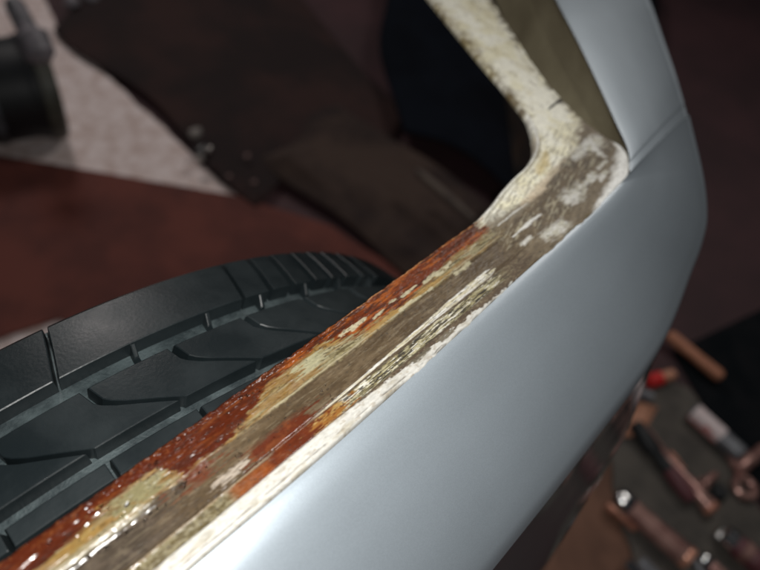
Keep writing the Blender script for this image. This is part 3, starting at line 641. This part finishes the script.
# more tools; those out of frame are added for the lower skin to mirror
rod_thing('steel_bar', 'rosy steel bar on the cardboard, mirrored in the panel edge', 'bar', (470, 640), (505, 720), .013, [('shaft', [(0, .6), (.04, 1), (.5, .9), (.96, 1), (1, .6)], M_PINKST)])
rod_thing('copper_rod', 'copper rod on the cardboard, mirrored in the panel edge', 'rod', (540, 600), (600, 668), .010, [('shaft', [(0, .6), (.04, 1), (.96, 1), (1, .6)], M_COPPER)])
rod_thing('steel_tube', 'grey tube on the cardboard, mirrored in the panel edge', 'tube', (520, 690), (600, 740), .015, [('shaft', [(0, .8), (.04, 1), (.96, 1), (1, .8)], M_CHROME)])
rod_thing('long_pin', 'long rosy pin below the frame, mirrored in the panel edge', 'pin', (440, 700), (420, 800), .011, [('shaft', [(0, .8), (.04, 1), (.96, 1), (1, .8)], M_PINKST)])
rod_thing('hex_bit', 'short copper hex bit between the torch and the printed tube', 'bit', (668, 452), (684, 470), .007, [('shank', [(0, .6), (.08, 1), (.5, 1), (.55, .7), (1, .7)], M_COPPER)])
rod_thing('ratchet_grip', 'dark rosy ratchet grip at the right edge below the black felt', 'ratchet', (738, 470), (764, 448), .012, [('grip', [(0, .7), (.08, 1), (.6, 1), (.7, .8), (1, .8)], M_PINKST)])
rod_thing('deep_socket', 'rosy deep socket with a chrome rim at the bottom right corner', 'socket', (700, 556), (742, 596), .012, [('shell', [(0, .8), (.05, 1), (.2, 1), (.24, .85)], M_CHROME), ('sleeve', [(.24, .85), (.3, .95), (.9, .95), (1, .7)], M_PINKST)])
# tan wedge
bm = bmesh.new(); q = [at(620, 438, Z0), at(634, 405, Z0), at(655, 410, Z0), at(640, 438, Z0)]
lo_ = [bm.verts.new(p) for p in q]; hi = [bm.verts.new(p + Vector((0, 0, .016 if i in (1, 2) else .01))) for i, p in enumerate(q)]
bm.faces.new(lo_[::-1]); bm.faces.new(hi)
for i in range(4): bm.faces.new((lo_[i], lo_[(i + 1) % 4], hi[(i + 1) % 4], hi[i]))
bmesh.ops.recalc_face_normals(bm, faces=bm.faces); bmesh.ops.bevel(bm, geom=bm.edges[:], offset=.003, segments=3, affect='EDGES')
props(bm_obj('wooden_wedge', bm, M_TANW, smooth=True), 'tan tapered wooden wedge beside the silver panel edge', 'wedge')
# ring spanner: swept torus and arm
def ring_mesh(c, ro, ri, z, h, n=36):
    bm = bmesh.new(); prof = [(ro, .2), (ro, .8), (ro - .003, 1), (ri + .003, 1), (ri, .8), (ri, .2), (ri + .002, 0), (ro - .002, 0)]
    R_ = [[bm.verts.new((c[0] + r_ * math.cos(2 * math.pi * k / n), c[1] + r_ * math.sin(2 * math.pi * k / n), z + t_ * h)) for r_, t_ in prof] for k in range(n)]
    for k in range(n):
        for j in range(8): bm.faces.new((R_[k][j], R_[(k + 1) % n][j], R_[(k + 1) % n][(j + 1) % 8], R_[k][(j + 1) % 8]))
    bmesh.ops.recalc_face_normals(bm, faces=bm.faces); return bm
def spanner(c, d_, ro, label):
    p = at(*c, Z0); e = at(*d_, Z0 + .006); t_ = empty('ring_spanner', (p.x, p.y, Z0), label, 'spanner')
    bm_obj('ring', ring_mesh((0, 0), ro, ro * .45, 0, .014), M_PINKST, t_, angle=40)
    v = Vector((e.x - p.x, e.y - p.y, 0)); u_ = v.normalized()
    sh = lathe('shank', [(0, .005), (.003, .0075), (v.length - ro * .9 - .003, .0065), (v.length - ro * .9, .004)], M_PINKST, t_, a=u_ * (ro * .92) + Vector((0, 0, .0075)), b_=u_ * v.length + Vector((0, 0, .0075)))
    return t_
spanner((742, 489), (728, 452), .023, 'rosy ring spanner with a round open eye at the right edge')
spanner((700, 486), (716, 474), .011, 'small rosy ring joint on the long steel bar')
o_ = lathe('black_nut', [(0, .012), (.002, .0145), (.014, .0145), (.016, .012)], M_BLACKP, a=at(716, 494, Z0), b_=at(716, 494, Z0) + Vector((0, 0, 1)), seg=6); props(o_, 'black hexagonal nut between the copper tip and the ring spanner', 'nut')

# black drum at the upper left with a grey lever on top
dr = empty('black_drum', (0, 0, 0), 'black drum on its side with a grey lever at the upper left', 'drum')
zc = .115; A = at(50, 84, zc); ax = Vector((A.x, A.y, 0)) - Vector(at(-32, 96, zc).xy.to_3d()); ax.normalize(); A.z = zc
B = A - ax * .42
lathe('barrel', [(0, .088), (.006, .100), (.02, .104), (.035, .100), (.05, .096), (.40, .092), (.42, .085)], M_BLACKP, dr, seg=48, a=A, b_=B)
M_OLV = mat('olive_rim', (.075, .075, .060), .5, vcolor=(.04, .04, .03), vscale=30)
lathe('rim_ring', [(-.006, .078), (-.006, .102), (.0, .1075), (.022, .1075), (.026, .102)], M_OLV, dr, seg=48, a=A, b_=B)
M_BG = mat('blue_grey_plastic', (.085, .095, .11), .45, vcolor=(.05, .055, .06), vscale=30)
for t_ in (.10, .26): lathe('band', [(t_, .093), (t_ + .002, .0995), (t_ + .018, .0995), (t_ + .02, .093)], M_BG, dr, seg=48, a=A, b_=B)
M_LEV = mat('grey_lever', (.22, .20, .22), .45, vcolor=(.12, .12, .13), vscale=30)
pa = at(12, 0, .30); pb = at(44, 62, .235)
lathe('lever', [(0, .012), (.01, .017), ((pb - pa).length * .5, .018), ((pb - pa).length * .6, .030), ((pb - pa).length * .9, .026), ((pb - pa).length, .014)], M_LEV, dr, a=pa, b_=pb)
for a, b_ in (((72, 4), .02), ((92, -1), .018)):
    p = at(*a, .03); o_ = lathe('pebble', [(0, .006), (.004, b_ * .7), (b_ * .7, b_), (b_ * 1.3, b_ * .7), (b_ * 1.6, .004)], M_LEV, a=Vector((p.x, p.y, .02)), b_=Vector((p.x, p.y, 1)), seg=10)
    props(o_, 'grey stone at the top left, %s' % ('nearer the black drum' if b_ == .02 else 'farther from the black drum'), 'stone', 'two stones at the top left')

# debris where the rug edge meets the brown cloth
M_STONE = mat('grey_stone', (.30, .27, .25), .6, vcolor=(.16, .14, .13), vscale=60, bump=.5)
M_DRED = mat('reddish_stone', (.20, .12, .11), .6)
M_BLK = mat('black_stone', (.015, .015, .016), .35)
def pebble(px, py, r_, m, label, z=.05, flatn=.7):
    p = at(px, py, z); bm = bmesh.new(); bmesh.ops.create_icosphere(bm, subdivisions=3, radius=r_)
    for v in bm.verts:
        k = 1 + .35 * (float(fbm(np.array([v.co.x / r_ * 1.1 + px]), np.array([(v.co.y + v.co.z) / r_ * 1.1 + py]))[0]) - .5) * 2
        v.co = Vector((v.co.x * k * 1.2, v.co.y * k, v.co.z * k * flatn))
    o = bm_obj('pebble', bm, m, smooth=True); o.location = (p.x, p.y, z); props(o, label, 'stone', 'debris at the rug edge')
pebble(196, 133, .013, M_STONE, 'pale grey stone at the rug edge, left of the shiny bead', .03)
pebble(202, 150, .014, M_BLK, 'black stone at the rug edge under the shiny bead', .034)
pebble(200, 158, .009, M_STONE, 'small dull stone just below the black stone', .045)
pebble(229, 176, .005, M_DRED, 'small dull stone right of the rug tip', .040)
pebble(247, 156, .006, M_DRED, 'small reddish stone on the dark brown cloth', .046)
pebble(254, 182, .005, M_DRED, 'smallest reddish stone near the grey cloth', .048)
p = at(209.5, 149, .06); bm = bmesh.new(); bmesh.ops.create_uvsphere(bm, u_segments=20, v_segments=12, radius=.006)
o_ = bm_obj('bead', bm, mat('shiny_bead', (.9, .88, .85), .08, metal=1), smooth=True); o_.location = p; props(o_, 'tiny shiny round bead on the black stone', 'bead')
# beige stick
a, b_ = at(416, 170, .12), at(474, 220, .12)
o_ = lathe('stick', [(0, .004), (.01, .008), ((b_ - a).length * .6, .010), ((b_ - a).length, .006)], mat('beige_wood', (.13, .10, .08), .7, vcolor=(.08, .06, .05), vscale=30), a=a, b_=b_); props(o_, 'beige stick lying across the dark sheet behind the flange', 'stick')
